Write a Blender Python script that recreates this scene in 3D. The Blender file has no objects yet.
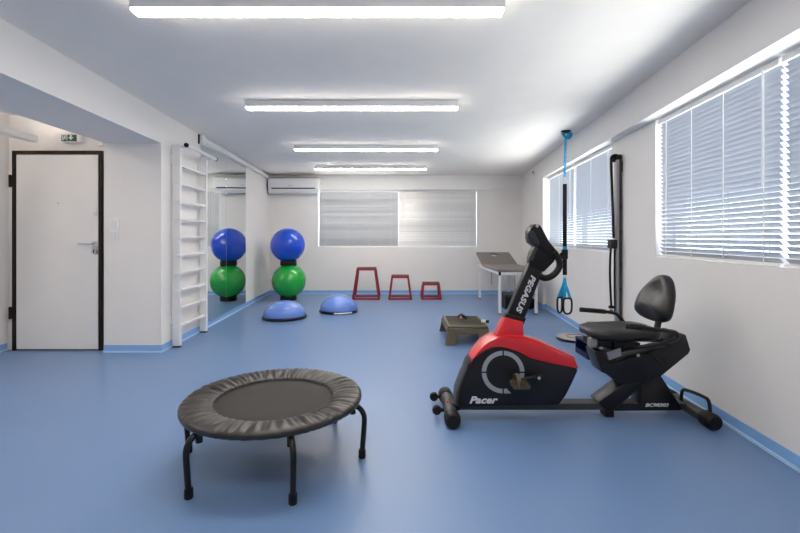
import bpy, bmesh, math, random
from mathutils import Vector, Matrix
random.seed(7)
S = bpy.context.scene
COL = S.collection
PI = math.pi
F, CX, HZ, EYE = 430.0, 400.0, 237.0, 1.2      # focal length (px of 800), principal point, eye height (m)

def at(u, v, Y):
    """point in the room seen at (u,v) when it stands Y metres down the room"""
    return Vector(((u - CX) * Y / F, Y, EYE - (v - HZ) * Y / F))
def xz(u, v, Y):
    p = at(u, v, Y); return (p.x, p.z)

# ------------------------------------------------------------------ materials
def mat(name, col, rough=0.5, metal=0.0, spec=0.5, noise=0.0, nscale=20.0, bump=0.0, bscale=200.0,
        emit=None, estr=0.0, coat=0.0, sheen=0.0, transl=0.0):
    m = bpy.data.materials.new(name); m.use_nodes = True
    nt = m.node_tree; b = nt.nodes['Principled BSDF']
    c4 = (*col, 1)
    b.inputs['Base Color'].default_value = c4
    b.inputs['Roughness'].default_value = rough
    b.inputs['Metallic'].default_value = metal
    b.inputs['Specular IOR Level'].default_value = spec
    b.inputs['Coat Weight'].default_value = coat
    b.inputs['Coat Roughness'].default_value = 0.03
    b.inputs['Sheen Weight'].default_value = sheen
    tc = nt.nodes.new('ShaderNodeTexCoord')
    if noise:
        n = nt.nodes.new('ShaderNodeTexNoise'); n.inputs['Scale'].default_value = nscale; n.inputs['Detail'].default_value = 3
        nt.links.new(tc.outputs['Object'], n.inputs['Vector'])
        r = nt.nodes.new('ShaderNodeMapRange')
        r.inputs['From Min'].default_value = 0.3; r.inputs['From Max'].default_value = 0.7
        r.inputs['To Min'].default_value = 1 - noise; r.inputs['To Max'].default_value = 1 + noise
        nt.links.new(n.outputs['Fac'], r.inputs['Value'])
        mx = nt.nodes.new('ShaderNodeVectorMath'); mx.operation = 'SCALE'
        mx.inputs[0].default_value = col
        nt.links.new(r.outputs['Result'], mx.inputs['Scale'])
        nt.links.new(mx.outputs['Vector'], b.inputs['Base Color'])
    if bump:
        n2 = nt.nodes.new('ShaderNodeTexNoise'); n2.inputs['Scale'].default_value = bscale; n2.inputs['Detail'].default_value = 2
        nt.links.new(tc.outputs['Object'], n2.inputs['Vector'])
        bp = nt.nodes.new('ShaderNodeBump'); bp.inputs['Strength'].default_value = bump; bp.inputs['Distance'].default_value = 0.003
        nt.links.new(n2.outputs['Fac'], bp.inputs['Height'])
        nt.links.new(bp.outputs['Normal'], b.inputs['Normal'])
    if emit:
        b.inputs['Emission Color'].default_value = (*emit, 1); b.inputs['Emission Strength'].default_value = estr
    if transl:
        t = nt.nodes.new('ShaderNodeBsdfTranslucent'); t.inputs['Color'].default_value = c4
        mix = nt.nodes.new('ShaderNodeMixShader'); mix.inputs['Fac'].default_value = transl
        out = nt.nodes['Material Output']
        nt.links.new(b.outputs[0], mix.inputs[1]); nt.links.new(t.outputs[0], mix.inputs[2])
        nt.links.new(mix.outputs[0], out.inputs['Surface'])
    return m

LAMP = 46.0
M = dict(
    wall=mat('wall_paint', (.805, .775, .747), .6, noise=.012, nscale=3, bump=.12, bscale=90),
    ceil=mat('ceiling_paint', (.90, .838, .765), .75, noise=.015, nscale=4, bump=.35, bscale=70),
    board=mat('skirting_vinyl', (.23, .43, .74), .3, spec=.5),
    coveglint=mat('cove_highlight', (.50, .68, .88), .35),
    white=mat('white_metal', (.80, .79, .78), .35),
    plastic=mat('white_plastic', (.80, .80, .80), .4),
    switchwhite=mat('switch_white', (.88, .87, .86), .35),
    leaf=mat('door_laminate', (.80, .775, .75), .45, noise=.01, nscale=6),
    brown=mat('door_frame_brown', (.016, .009, .006), .5, spec=.25),
    steel=mat('brushed_steel', (.62, .62, .63), .3, metal=1.0),
    alu=mat('anodised_aluminium', (.40, .40, .41), .42, metal=.7, noise=.06, nscale=8),
    black=mat('black_plastic', (.005, .0045, .005), .4, spec=.35),
    rubber=mat('black_rubber', (.006, .0055, .0055), .55, spec=.35),
    charcoal=mat('charcoal_body', (.0075, .007, .009), .36, spec=.38, noise=.08, nscale=30),
    greyshell=mat('dark_grey_shell', (.045, .043, .042), .4, spec=.4),
    vinyl=mat('black_vinyl_upholstery', (.009, .008, .008), .33, spec=.45, bump=.25, bscale=160),
    red=mat('glossy_red_shell', (.62, .012, .020), .25, coat=.5),
    redsteel=mat('red_painted_steel', (.30, .022, .030), .4, noise=.06, nscale=15),
    darktop=mat('dark_red_top_pad', (.085, .022, .022), .6),
    ringgrey=mat('grey_decal', (.34, .35, .38), .45),
    lettering=mat('pale_lettering', (.66, .66, .68), .5),
    bluegloss=mat('blue_ball_vinyl', (.002, .062, .58), .06, coat=.6),
    greengloss=mat('green_ball_vinyl', (.004, .37, .035), .06, coat=.6),
    dome=mat('dome_blue_rubber', (.13, .25, .68), .14, coat=.5),
    taupe=mat('taupe_upholstery', (.20, .172, .16), .55, bump=.2, bscale=120),
    step=mat('olive_brown_plastic', (.105, .085, .052), .5, noise=.12, nscale=25),
    navy=mat('navy_plastic', (.006, .012, .055), .45),
    beige=mat('beige_board', (.38, .35, .32), .5, noise=.08, nscale=14),
    cyan=mat('cyan_webbing', (.010, .42, .72), .55),
    webbing=mat('black_webbing', (.005, .005, .008), .7, spec=.3),
    matweave=mat('woven_black_mat', (.020, .0175, .016), .75, noise=.12, nscale=260),
    pad=mat('gathered_black_cover', (.026, .022, .020), .40, noise=.15, nscale=40),
    tube=mat('black_powder_coat', (.006, .006, .006), .33, spec=.4),
    gold=mat('worn_metal_pedal', (.12, .095, .06), .35, metal=.5),
    green=mat('sign_green', (.004, .075, .032), .4, emit=(.005, .11, .045), estr=.05),
    signwhite=mat('sign_white', (.85, .87, .85), .4, emit=(.85, .87, .85), estr=.02),
    slat=mat('blind_slat_aluminium', (.46, .475, .51), .32, spec=.6, transl=.04),
    slatback=mat('satin_slat_aluminium', (.60, .585, .57), .33, metal=.35),
    cord=mat('blind_cord', (.75, .75, .75), .7),
    diffuser=mat('lamp_diffuser', (.9, .9, .9), .5, emit=(1.0, .935, .855), estr=LAMP),
    updiff=mat('uplight_diffuser', (.9, .9, .9), .5, emit=(1.0, .935, .855), estr=LAMP * .5),
    winframe=mat('window_frame_white', (.75, .75, .75), .4),
    darkred=mat('dark_red_rubber', (.16, .02, .02), .5),
    darkgrey=mat('dark_grey_fabric', (.045, .043, .042), .8, noise=.1, nscale=60),
    orange=mat('orange_tag', (.8, .25, .03), .5),
    mirror=mat('mirror_silvering', (.80, .83, .81), .0, metal=1.0),
)
# floor: blue sheet vinyl, satin, faintly mottled, with welded seams
def floor_mat():
    m = bpy.data.materials.new('blue_sheet_vinyl'); m.use_nodes = True
    nt = m.node_tree; b = nt.nodes['Principled BSDF']
    tc = nt.nodes.new('ShaderNodeTexCoord')
    n = nt.nodes.new('ShaderNodeTexNoise'); n.inputs['Scale'].default_value = 1.3; n.inputs['Detail'].default_value = 4
    nt.links.new(tc.outputs['Object'], n.inputs['Vector'])
    n3 = nt.nodes.new('ShaderNodeTexNoise'); n3.inputs['Scale'].default_value = 160; n3.inputs['Detail'].default_value = 2
    nt.links.new(tc.outputs['Object'], n3.inputs['Vector'])
    r = nt.nodes.new('ShaderNodeValToRGB')
    r.color_ramp.elements[0].position = .3; r.color_ramp.elements[0].color = (.126, .216, .398, 1)
    r.color_ramp.elements[1].position = .7; r.color_ramp.elements[1].color = (.138, .230, .416, 1)
    nt.links.new(n.outputs['Fac'], r.inputs['Fac'])
    nt.links.new(r.outputs['Color'], b.inputs['Base Color'])
    rr = nt.nodes.new('ShaderNodeMapRange'); rr.inputs['To Min'].default_value = .30; rr.inputs['To Max'].default_value = .38
    nt.links.new(n.outputs['Fac'], rr.inputs['Value'])
    nt.links.new(rr.outputs['Result'], b.inputs['Roughness'])
    bp = nt.nodes.new('ShaderNodeBump'); bp.inputs['Strength'].default_value = .06; bp.inputs['Distance'].default_value = .002
    nt.links.new(n3.outputs['Fac'], bp.inputs['Height']); nt.links.new(bp.outputs['Normal'], b.inputs['Normal'])
    b.inputs['Specular IOR Level'].default_value = .6
    return m
M['floor'] = floor_mat()
def glass_mat():
    m = bpy.data.materials.new('window_glass'); m.use_nodes = True
    nt = m.node_tree; nt.nodes.remove(nt.nodes['Principled BSDF'])
    t = nt.nodes.new('ShaderNodeBsdfTransparent'); g = nt.nodes.new('ShaderNodeBsdfGlossy'); g.inputs['Roughness'].default_value = .02
    t.inputs['Color'].default_value = (.93, .96, .97, 1)
    mx = nt.nodes.new('ShaderNodeMixShader'); mx.inputs['Fac'].default_value = .07
    nt.links.new(t.outputs[0], mx.inputs[1]); nt.links.new(g.outputs[0], mx.inputs[2])
    nt.links.new(mx.outputs[0], nt.nodes['Material Output'].inputs['Surface'])
    return m
M['glass'] = glass_mat()

# ------------------------------------------------------------------ mesh helpers
def BM(): return bmesh.new()
def bevel_sharp(bm, w, seg=2, ang=30, only=None):
    bm.normal_update()
    es = [e for e in (only or bm.edges) if e.is_valid and len(e.link_faces) == 2 and e.calc_face_angle(0) > math.radians(ang)]
    if es and w > 0:
        bmesh.ops.bevel(bm, geom=es, offset=w, segments=seg, profile=.5, affect='EDGES', clamp_overlap=True)
def absorb(bm, b2):
    me = bpy.data.meshes.new('tmp'); b2.to_mesh(me); b2.free(); bm.from_mesh(me); bpy.data.meshes.remove(me)
def prism(bm, poly, z0, z1, bev=0, seg=2):
    b = BM(); vs = [b.verts.new((x, y, z0)) for x, y in poly]
    f = b.faces.new(vs); r = bmesh.ops.extrude_face_region(b, geom=[f])
    for v in r['geom']:
        if isinstance(v, bmesh.types.BMVert): v.co.z = z1
    bmesh.ops.recalc_face_normals(b, faces=b.faces)
    bevel_sharp(b, bev, seg); absorb(bm, b); return bm
def box(bm, x0, x1, y0, y1, z0, z1, bev=0, seg=2):
    return prism(bm, [(x0, y0), (x1, y0), (x1, y1), (x0, y1)], z0, z1, bev, seg)
def profile(bm, pts, y0, y1, bev=0, seg=2, ang=30):
    """polygon in the XZ plane given real depth along Y"""
    b = BM(); vs = [b.verts.new((x, y0, z)) for x, z in pts]
    f = b.faces.new(vs); r = bmesh.ops.extrude_face_region(b, geom=[f])
    for v in r['geom']:
        if isinstance(v, bmesh.types.BMVert): v.co.y = y1
    bmesh.ops.recalc_face_normals(b, faces=b.faces)
    bevel_sharp(b, bev, seg, ang); absorb(bm, b); return bm
def smooth_path(pts, n=8, closed=False):
    pts = [Vector(p) for p in pts]; out = []
    N = len(pts); rng = N if closed else N - 1
    for i in range(rng):
        p1, p2 = pts[i], pts[(i + 1) % N]
        p0 = pts[(i - 1) % N] if (closed or i > 0) else p1 * 2 - p2
        p3 = pts[(i + 2) % N] if (closed or i < N - 2) else p2 * 2 - p1
        for k in range(n):
            t = k / n
            out.append(.5 * ((2 * p1) + (p2 - p0) * t + (2 * p0 - 5 * p1 + 4 * p2 - p3) * t * t + (3 * p1 - p0 - 3 * p2 + p3) * t ** 3))
    if not closed: out.append(pts[-1])
    return out
def tube(bm, pts, r, seg=10, closed=False, radii=None, flat=None):
    """sweep a circle (or an ellipse, flat=(a,b,up)) along a polyline"""
    pts = [Vector(p) for p in pts]; N = len(pts)
    tans = []
    for i in range(N):
        a = pts[(i - 1) % N] if (closed or i > 0) else pts[i]
        c = pts[(i + 1) % N] if (closed or i < N - 1) else pts[i]
        tans.append((c - a).normalized())
    up = Vector(flat[2]) if flat else (Vector((0, 0, 1)) if abs(tans[0].z) < .9 else Vector((0, 1, 0)))
    rings = []; nrm = (up - tans[0] * up.dot(tans[0])).normalized()
    for i in range(N):
        t = tans[i]; nrm = (nrm - t * nrm.dot(t)).normalized(); bi = t.cross(nrm)
        rr = radii[i] if radii else r
        ra, rb = (flat[0], flat[1]) if flat else (rr, rr)
        rings.append([bm.verts.new(pts[i] + nrm * math.cos(2 * PI * k / seg) * ra + bi * math.sin(2 * PI * k / seg) * rb) for k in range(seg)])
    M_ = N if closed else N - 1
    for i in range(M_):
        A, B = rings[i], rings[(i + 1) % N]
        for k in range(seg):
            bm.faces.new((A[k], A[(k + 1) % seg], B[(k + 1) % seg], B[k]))
    if not closed:
        bm.faces.new(rings[0][::-1]); bm.faces.new(rings[-1])
    return bm
def lathe(bm, prof, c, seg=48, axis='z'):
    """revolve (r,z) points about a vertical axis through c (or along y)"""
    c = Vector(c); rings = []
    def put(r, z, a):
        if axis == 'z': return c + Vector((r * math.cos(a), r * math.sin(a), z))
        if axis == 'y': return c + Vector((r * math.cos(a), z, r * math.sin(a)))
        return c + Vector((z, r * math.cos(a), r * math.sin(a)))
    for r, z in prof:
        if r < 1e-6: rings.append([bm.verts.new(put(0, z, 0))])
        else: rings.append([bm.verts.new(put(r, z, 2 * PI * k / seg)) for k in range(seg)])
    for A, B in zip(rings, rings[1:]):
        for k in range(seg):
            k2 = (k + 1) % seg
            if len(A) == 1 and len(B) == 1: break
            if len(A) == 1: bm.faces.new((A[0], B[k], B[k2]))
            elif len(B) == 1: bm.faces.new((A[k], A[k2], B[0]))
            else: bm.faces.new((A[k], A[k2], B[k2], B[k]))
    bmesh.ops.recalc_face_normals(bm, faces=bm.faces)
    return bm

WL = {}                                    # world location of each parent
def wloc(o): return WL.get(o.name, Vector((0, 0, 0)))
def obj(name, bm, m, parent=None, smooth=False, origin=None, autos=None):
    """link a bmesh (world coordinates) as ONE mesh object, origin at its base (or at the parent's)"""
    me = bpy.data.meshes.new(name)
    if origin is None and parent is None:
        xs = [v.co for v in bm.verts]
        lo = [min(c[i] for c in xs) for i in range(3)]; hi = [max(c[i] for c in xs) for i in range(3)]
        origin = ((lo[0] + hi[0]) / 2, (lo[1] + hi[1]) / 2, lo[2])
    base = wloc(parent) if parent else Vector(origin)
    bmesh.ops.translate(bm, verts=bm.verts, vec=-base)
    bm.to_mesh(me); bm.free()
    me.materials.append(M[m] if isinstance(m, str) else m)
    o = bpy.data.objects.new(name, me); COL.objects.link(o)
    if parent: o.parent = parent; WL[o.name] = base
    else: o.location = base; WL[o.name] = base
    if smooth or autos:
        for p in me.polygons: p.use_smooth = True
        if autos:
            try: me.set_sharp_from_angle(angle=math.radians(autos))
            except Exception: pass
    return o
def thing(name, label, cat, loc, group=None):
    o = bpy.data.objects.new(name, None); COL.objects.link(o); o.location = loc
    o.empty_display_size = .1
    WL[o.name] = Vector(loc); return tag(o, label, cat, group)
def tag(o, label, cat, group=None):
    o['label'] = label; o['category'] = cat
    if group: o['group'] = group
    return o
def struct(o): o['kind'] = 'structure'; return o
def dup(root, loc, label, group=None):
    r = root.copy(); COL.objects.link(r); r.location = loc; r['label'] = label
    if group: r['group'] = group
    for ch in list(root.children):
        c = ch.copy(); COL.objects.link(c); c.parent = r
        for g in ch.children:
            d = g.copy(); COL.objects.link(d); d.parent = c
    return r
def text_bm(s, size, origin, xdir, ydir, depth=.002, shear=0, bold=0, stretch=1.0, spacing=1.0):
    """lettering as mesh: xdir = reading direction, ydir = letter height direction; centred on origin"""
    cu = bpy.data.curves.new('lettering', 'FONT'); cu.body = s; cu.size = size; cu.shear = shear; cu.offset = bold
    cu.extrude = depth; cu.align_x = 'CENTER'; cu.align_y = 'CENTER'; cu.space_character = spacing; cu.resolution_u = 3
    o = bpy.data.objects.new('lettering', cu); COL.objects.link(o)
    dg = bpy.context.evaluated_depsgraph_get(); dg.update()
    me = bpy.data.meshes.new_from_object(o.evaluated_get(dg))
    bpy.data.objects.remove(o); bpy.data.curves.remove(cu)
    bm = BM(); bm.from_mesh(me); bpy.data.meshes.remove(me)
    X = Vector(xdir).normalized(); Y = Vector(ydir).normalized(); Z = X.cross(Y)
    for v in bm.verts:
        c = v.co.copy(); v.co = Vector(origin) + X * c.x * stretch + Y * c.y + Z * c.z
    return bm

# ------------------------------------------------------------------ the room
YB, YN, HC, BZ = 9.05, -1.7, 2.5, 2.19          # back wall, near wall, ceiling, underside of the beams
def xL(y): return -2.22 - .0585 * y             # left wall
def xR(y): return 1.871 + .080 * y              # right wall (window plane)
def xB(y): return 1.70 + .096 * y               # face of the right beam and of the far pier
YC = 4.47                                       # front of the left column
struct(obj('floor', box(BM(), -4.4, 3.2, YN - .2, YB + .3, -.1, 0), 'floor'))
struct(obj('ceiling', box(BM(), -4.4, 3.2, YN - .2, YB + .3, HC, HC + .1), 'ceil'))
struct(obj('wall_left', prism(BM(), [(-3.077, YC), (xL(YC), YC), (xL(YB + .2), YB + .2), (-3.4, YB + .2)], 0, HC), 'wall'))
struct(obj('wall_door', box(BM(), -4.36, -3.077, 4.57, 4.80, 0, HC), 'wall'))
struct(obj('wall_corridor', box(BM(), -4.36, -4.16, YN, 4.57, 0, HC), 'wall'))
struct(obj('wall_near', box(BM(), -4.36, 3.2, YN - .15, YN, 0, HC), 'wall'))
struct(obj('trim_1', prism(BM(), [(-3.03, YN), (xL(YN), YN), (xL(YC), YC), (-3.06, YC)], BZ - .015, HC), 'wall'))
# back wall with its window opening
WX0, WX1, WZ0 = -1.726, 1.62, .99
b = BM()
box(b, -3.2, 3.2, YB, YB + .25, 0, WZ0)
box(b, -3.2, WX0, YB, YB + .25, WZ0, BZ)
box(b, WX1, 3.2, YB, YB + .25, WZ0, BZ)
box(b, -3.2, 3.2, YB, YB + .25, BZ, HC)
struct(obj('wall_back', b, 'wall'))
struct(obj('trim_2', box(BM(), xL(YB) , xB(YB) + .05, YB - .045, YB + .01, BZ, HC), 'wall'))
# right wall: sill-high wall, piers, and the beam above
W1 = (.95, 3.64); W2 = (4.53, 7.2); SZ = 1.035; T = .26
def rseg(bm, y0, y1, z0, z1, f=xR):
    return prism(bm, [(f(y0), y0), (xR(y0) + T, y0), (xR(y1) + T, y1), (f(y1), y1)], z0, z1)
b = BM()
rseg(b, YN, 7.2, 0, SZ)
rseg(b, YN, W1[0], SZ, BZ); rseg(b, W1[1], W2[0], SZ, BZ)
rseg(b, 7.2, YB, 0, BZ, xB)
struct(obj('wall_right', b, 'wall'))
struct(obj('trim_3', rseg(BM(), YN, YB, BZ, HC, xB), 'wall'))

def baseboard(name, segs):
    """segs: (p0, p1, n) with n pointing into the room"""
    b, w = BM(), BM()
    for p0, p1, n in segs:
        p0, p1, n = Vector(p0), Vector(p1), Vector(n).normalized()
        def band(bm, t, z0, z1, t0=0):
            prism(bm, [tuple(p0 + n * t0), tuple(p1 + n * t0), tuple(p1 + n * t), tuple(p0 + n * t)], z0, z1)
        band(b, .007, .018, .078); band(w, .017, .001, .018)
    o = struct(obj(name, b, 'board', origin=(0, 0, 0)))
    obj('cove_highlight', w, 'coveglint', o)  # pale strip stands in for the highlight along the cove edge
    return o
baseboard('baseboard_right', [((xR(YN), YN), (xR(7.2), 7.2), (-1, .08)), ((xR(7.2), 7.2), (xB(7.2), 7.2), (0, -1)),
                              ((xB(7.2) - .007, 7.193), (xB(YB), YB), (-1, .096))])
baseboard('baseboard_back', [((xL(YB), YB), (xB(YB), YB), (0, -1))])
baseboard('baseboard_left', [((xL(YC - .007), YC - .007), (xL(YB), YB), (1, .0585)), ((-3.077, YC), (xL(YC) + .007, YC), (0, -1))])
baseboard('baseboard_corridor', [((-4.16, YN), (-4.16, 4.55), (1, 0))])

# ------------------------------------------------------------------ windows
def window(n, p0, p1, z0, z1, nrm, splits):
    """frame and panes set deep in the opening; p0,p1 bottom corners of the frame line, nrm into the room"""
    p0, p1, nrm = Vector((*p0, 0)), Vector((*p1, 0)), Vector((*nrm, 0)).normalized()
    L = (p1 - p0).length; d = (p1 - p0).normalized()
    e = bpy.data.objects.new('window_%d' % n, None); COL.objects.link(e); struct(e)
    e.location = (p0 + p1) / 2 + Vector((0, 0, z0)); WL[e.name] = e.location.copy()
    def bar(bm, s0, s1, za, zb, t=.05):
        a, c = p0 + d * s0, p0 + d * s1
        prism(bm, [tuple((a - nrm * t / 2).xy), tuple((c - nrm * t / 2).xy), tuple((c + nrm * t / 2).xy), tuple((a + nrm * t / 2).xy)], za, zb)
    b = BM(); bar(b, 0, L, z0, z0 + .05); bar(b, 0, L, z1 - .05, z1)
    ss = [0] + [s * L for s in splits] + [L]
    for i, s in enumerate(ss):
        bar(b, max(0, s - .03), min(L, s + .03), z0 + .05, z1 - .05)
    obj('window_frame', b, 'winframe', e)
    for s0, s1 in zip(ss, ss[1:]):
        g = BM(); bar(g, s0 + .03, s1 - .03, z0 + .05, z1 - .05, .006); obj('pane', g, 'glass', e)
window(1, (xR(W1[0]) + .18, W1[0]), (xR(W1[1]) + .18, W1[1]), SZ, BZ, (-1, .08), [.5])
window(2, (xR(W2[0]) + .18, W2[0]), (xR(W2[1]) + .18, W2[1]), SZ, BZ, (-1, .08), [.5])
window(3, (WX0, YB + .18), (WX1, YB + .18), WZ0, BZ, (0, -1), [.5])

def blind(p0, p1, z0, z1, nrm, tilt, pitch, width, m, label, cat='blind', cords=3, wand=True, jitter=0):
    p0, p1, nrm = Vector((*p0, 0)), Vector((*p1, 0)), Vector((*nrm, 0)).normalized()
    L = (p1 - p0).length; d = (p1 - p0).normalized(); c = (p0 + p1) / 2
    e = thing('venetian_blind', label, cat, (c.x, c.y, z0), 'venetian blinds')
    def bar(bm, s0, s1, za, zb, t, off=0):
        a, q = p0 + d * s0 + nrm * off, p0 + d * s1 + nrm * off
        prism(bm, [tuple((a - nrm * t / 2).xy), tuple((q - nrm * t / 2).xy), tuple((q + nrm * t / 2).xy), tuple((a + nrm * t / 2).xy)], za, zb)
    b = BM(); bar(b, 0, L, z1 - .035, z1, .045); obj('headrail', b, 'white', e)
    b = BM(); bar(b, .004, L - .004, z0, z0 + .016, .034); obj('bottom_rail', b, 'white', e)
    b = BM(); z = z0 + .028
    up = Vector((0, 0, 1))
    while z < z1 - .012:
        tt = math.radians(tilt + random.uniform(-jitter, jitter))
        ax = nrm * math.cos(tt) + up * math.sin(tt)            # towards the room edge of the slat
        nn = up * math.cos(tt) - nrm * math.sin(tt)
        rows = []
        for k in range(5):
            q = k / 4 - .5
            off = ax * q * width + nn * (.25 - q * q) * width * .22
            rows.append([b.verts.new(p0 + d * .006 + up * z + off), b.verts.new(p1 - d * .006 + up * z + off)])
        for A, B in zip(rows, rows[1:]): b.faces.new((A[0], A[1], B[1], B[0]))
        z += pitch
    obj('slats', b, m, e, smooth=True)
    for k in range(cords):
        s = L * (.09 + .82 * k / (cords - 1))
        b = BM()
        for off in (width * .52 * math.cos(math.radians(tilt)) + .004, -width * .52 * math.cos(math.radians(tilt)) - .004):
            q = p0 + d * s + nrm * off
            box(b, q.x - .0022, q.x + .0022, q.y - .0022, q.y + .0022, z0 + .01, z1 - .02)
        obj('ladder_cord', b, 'cord', e)
    if wand:
        q = p0 + d * .10 + nrm * .035
        obj('tilt_wand', tube(BM(), [q + up * (z1 - .03), q + up * (z0 + .45)], .004, 6), 'cord', e)
    return e
o1 = .035
def rp(y): return (xR(y) + o1, y)
sp1 = 2.34
blind(rp(sp1 + .012), rp(W1[1] - .02), SZ + .004, BZ - .01, (-1, .08), 50, .0335, .038, 'slat',
      'wide white slatted window blind on the right wall, nearest to the black bike backrest', cords=4)
blind(rp(W1[0] + .02), rp(sp1 - .012), SZ + .004, BZ - .01, (-1, .08), 50, .0335, .038, 'slat',
      'white slatted window blind cut off by the right edge of the photo', cords=4)
blind(rp(W2[0] + .02), rp(5.83), SZ + .004, BZ - .01, (-1, .08), 50, .0335, .038, 'slat',
      'white slatted window blind beside the grey wall pulley column, left of the column', cords=3)
blind(rp(5.855), rp(W2[1] - .03), SZ + .004, BZ - .01, (-1, .08), 50, .0335, .038, 'slat',
      'white slatted window blind directly behind the hanging suspension strap', cords=3)
blind((WX0 + .010, YB + .05), (-.036, YB + .05), WZ0 + .004, BZ - .002, (0, -1), 70, .0335, .041, 'slatback',
      'grey closed window blind on the back wall, left half beside the air conditioner', cords=4, jitter=9)
blind((-.030, YB + .05), (WX1 - .002, YB + .05), WZ0 + .004, BZ - .002, (0, -1), -77, .0335, .041, 'slatback',
      'grey closed window blind on the back wall, right half nearer the treatment table', cords=4, jitter=5)

# ------------------------------------------------------------------ door, switches, sign
DY = 4.57
e = bpy.data.objects.new('door_1', None); COL.objects.link(e); struct(e); e.location = (-3.63, DY, 0); WL[e.name] = e.location.copy()
dx0, dx1, dz = -4.095, -3.146, 2.112
b = BM()
box(b, dx0, dx0 + .036, DY - .035, DY - .001, .0, dz, .003); box(b, dx1 - .036, dx1, DY - .035, DY - .001, 0, dz, .003)
box(b, dx0 + .036, dx1 - .036, DY - .035, DY - .001, dz - .036, dz, .003)
box(b, dx0 + .03, dx1 - .03, DY - .012, DY - .001, 0.0, .012)
obj('door_frame', b, 'brown', e)
obj('door_leaf', box(BM(), dx0 + .041, dx1 - .043, DY - .028, DY - .004, .014, dz - .042, .003), 'leaf', e)
for zz in (1.79, .40):
    h = BM(); tube(h, [(dx0 - .010, DY - .045, zz - .065), (dx0 - .010, DY - .045, zz + .065)], .012, 10)
    box(h, dx0 - .012, dx0 + .02, DY - .045, DY - .034, zz - .06, zz + .06); obj('hinge', h, 'brown', e)
hp = at(94.5, 243.5, DY - .03)
b = BM(); lathe(b, [(0, -.014), (.024, -.012), (.026, 0)], (hp.x, DY - .029, hp.z), 24, 'y')
tube(b, smooth_path([(hp.x, DY - .03, hp.z), (hp.x, DY - .075, hp.z), (hp.x - .02, DY - .085, hp.z), (hp.x - .135, DY - .08, hp.z + .002)], 5), .009, 10)
obj('door_handle', b, 'steel', e, autos=40)
b = BM(); lathe(b, [(0, -.016), (.030, -.014), (.034, 0)], (hp.x + .002, DY - .029, hp.z - .085), 24, 'y')
box(b, hp.x - .018, hp.x + .022, DY - .040, DY - .029, hp.z - .06, hp.z - .02, .006)
lk = obj('lock_escutcheon', b, 'steel', e, autos=40)
obj('keyhole', box(BM(), hp.x - .003, hp.x + .008, DY - .049, DY - .044, hp.z - .10, hp.z - .065, .002), 'black', lk)
lp = at(95, 213.5, DY - .03)
b = BM(); lathe(b, [(0, -.015), (.022, -.014), (.027, 0)], (lp.x, DY - .029, lp.z), 24, 'y'); box(b, lp.x - .018, lp.x + .018, DY - .038, DY - .029, lp.z, lp.z + .055, .006)
lk = obj('upper_lock', b, 'plastic', e, autos=40)
obj('keyhole', lathe(BM(), [(0, -.004), (.011, -.004), (.011, 0)], (lp.x, DY - .0445, lp.z), 16, 'y'), 'steel', lk)
pp = at(58, 203, DY - .03)
obj('peephole', lathe(BM(), [(0, -.006), (.009, -.006), (.012, 0)], (pp.x, DY - .0285, pp.z), 16, 'y'), 'steel', e)

sx0, sx1 = at(111, 0, YC).x, at(119, 0, YC).x
for z0, z1, lab in ((at(0, 229.3, YC).z, at(0, 218.5, YC).z, 'white light switch plate on the column, upper of the two'),
                    (at(0, 241, YC).z, at(0, 230, YC).z, 'white switch plate on the column, lower of the two')):
    t = thing('light_switch', lab, 'switch', ((sx0 + sx1) / 2, YC, z0), 'switch plates on the column')
    obj('plate', box(BM(), sx0, sx1, YC - .018, YC - .0005, z0, z1, .004), 'switchwhite', t)
    w = (sx1 - sx0) / 2
    for k in range(2):
        a = sx0 + .010 + k * (w - .009)
        obj('rocker', box(BM(), a, a + w - .013, YC - .023, YC - .017, z0 + .018, z1 - .018, .003), 'white', t)

# exit sign: running figure, arrow and cross bar on green
g0, g1 = at(61, 142, DY - .05), at(81, 134, DY - .05)
t = thing('exit_sign', 'small green and white emergency exit sign above the door', 'sign', ((g0.x + g1.x) / 2, DY, g0.z))
obj('sign_case', box(BM(), g0.x, g1.x, DY - .05, DY - .0005, g0.z, g1.z, .005), 'plastic', t)
yf = DY - .0515
gm = g0.x + .165
obj('sign_face', box(BM(), g0.x + .006, gm, yf - .001, yf + .003, g0.z + .008, g1.z - .008), 'green', t)
b = BM(); h = g1.z - g0.z; cz = g0.z
def flat(bm, pts): profile(bm, pts, yf - .003, yf - .0005)
ax = g0.x + .105                                                     # arrow pointing down inside a cross shape
flat(b, [(ax - .009, cz + .072), (ax + .009, cz + .072), (ax + .009, cz + .050), (ax + .028, cz + .050), (ax, cz + .020), (ax - .028, cz + .050), (ax - .009, cz + .050)])
obj('arrow', b, 'signwhite', t)
b = BM(); mx_ = g0.x + .042
lathe(b, [(0, -.002), (.006, -.002), (.006, 0)], (mx_ + .003, yf - .0005, cz + .070), 14, 'y')
for q in ([(-.002, .062), (.006, .060), (.002, .040), (-.006, .042)], [(-.004, .044), (.003, .042), (.014, .030), (.010, .026)],
          [(-.006, .044), (0, .042), (-.010, .022), (-.015, .025)], [(.003, .058), (.014, .048), (.011, .045), (.002, .053)], [(-.002, .060), (-.014, .050), (-.011, .047), (0, .055)]):
    flat(b, [(mx_ + x, cz + z) for x, z in q])
for q in (-.024, .019):
    b2 = BM(); flat(b2, [(mx_ + q + x, cz + z) for x, z in ((0, .078), (.007, .078), (.007, .018), (0, .018))]); obj('doorway_mark', b2, 'signwhite', t)
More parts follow.
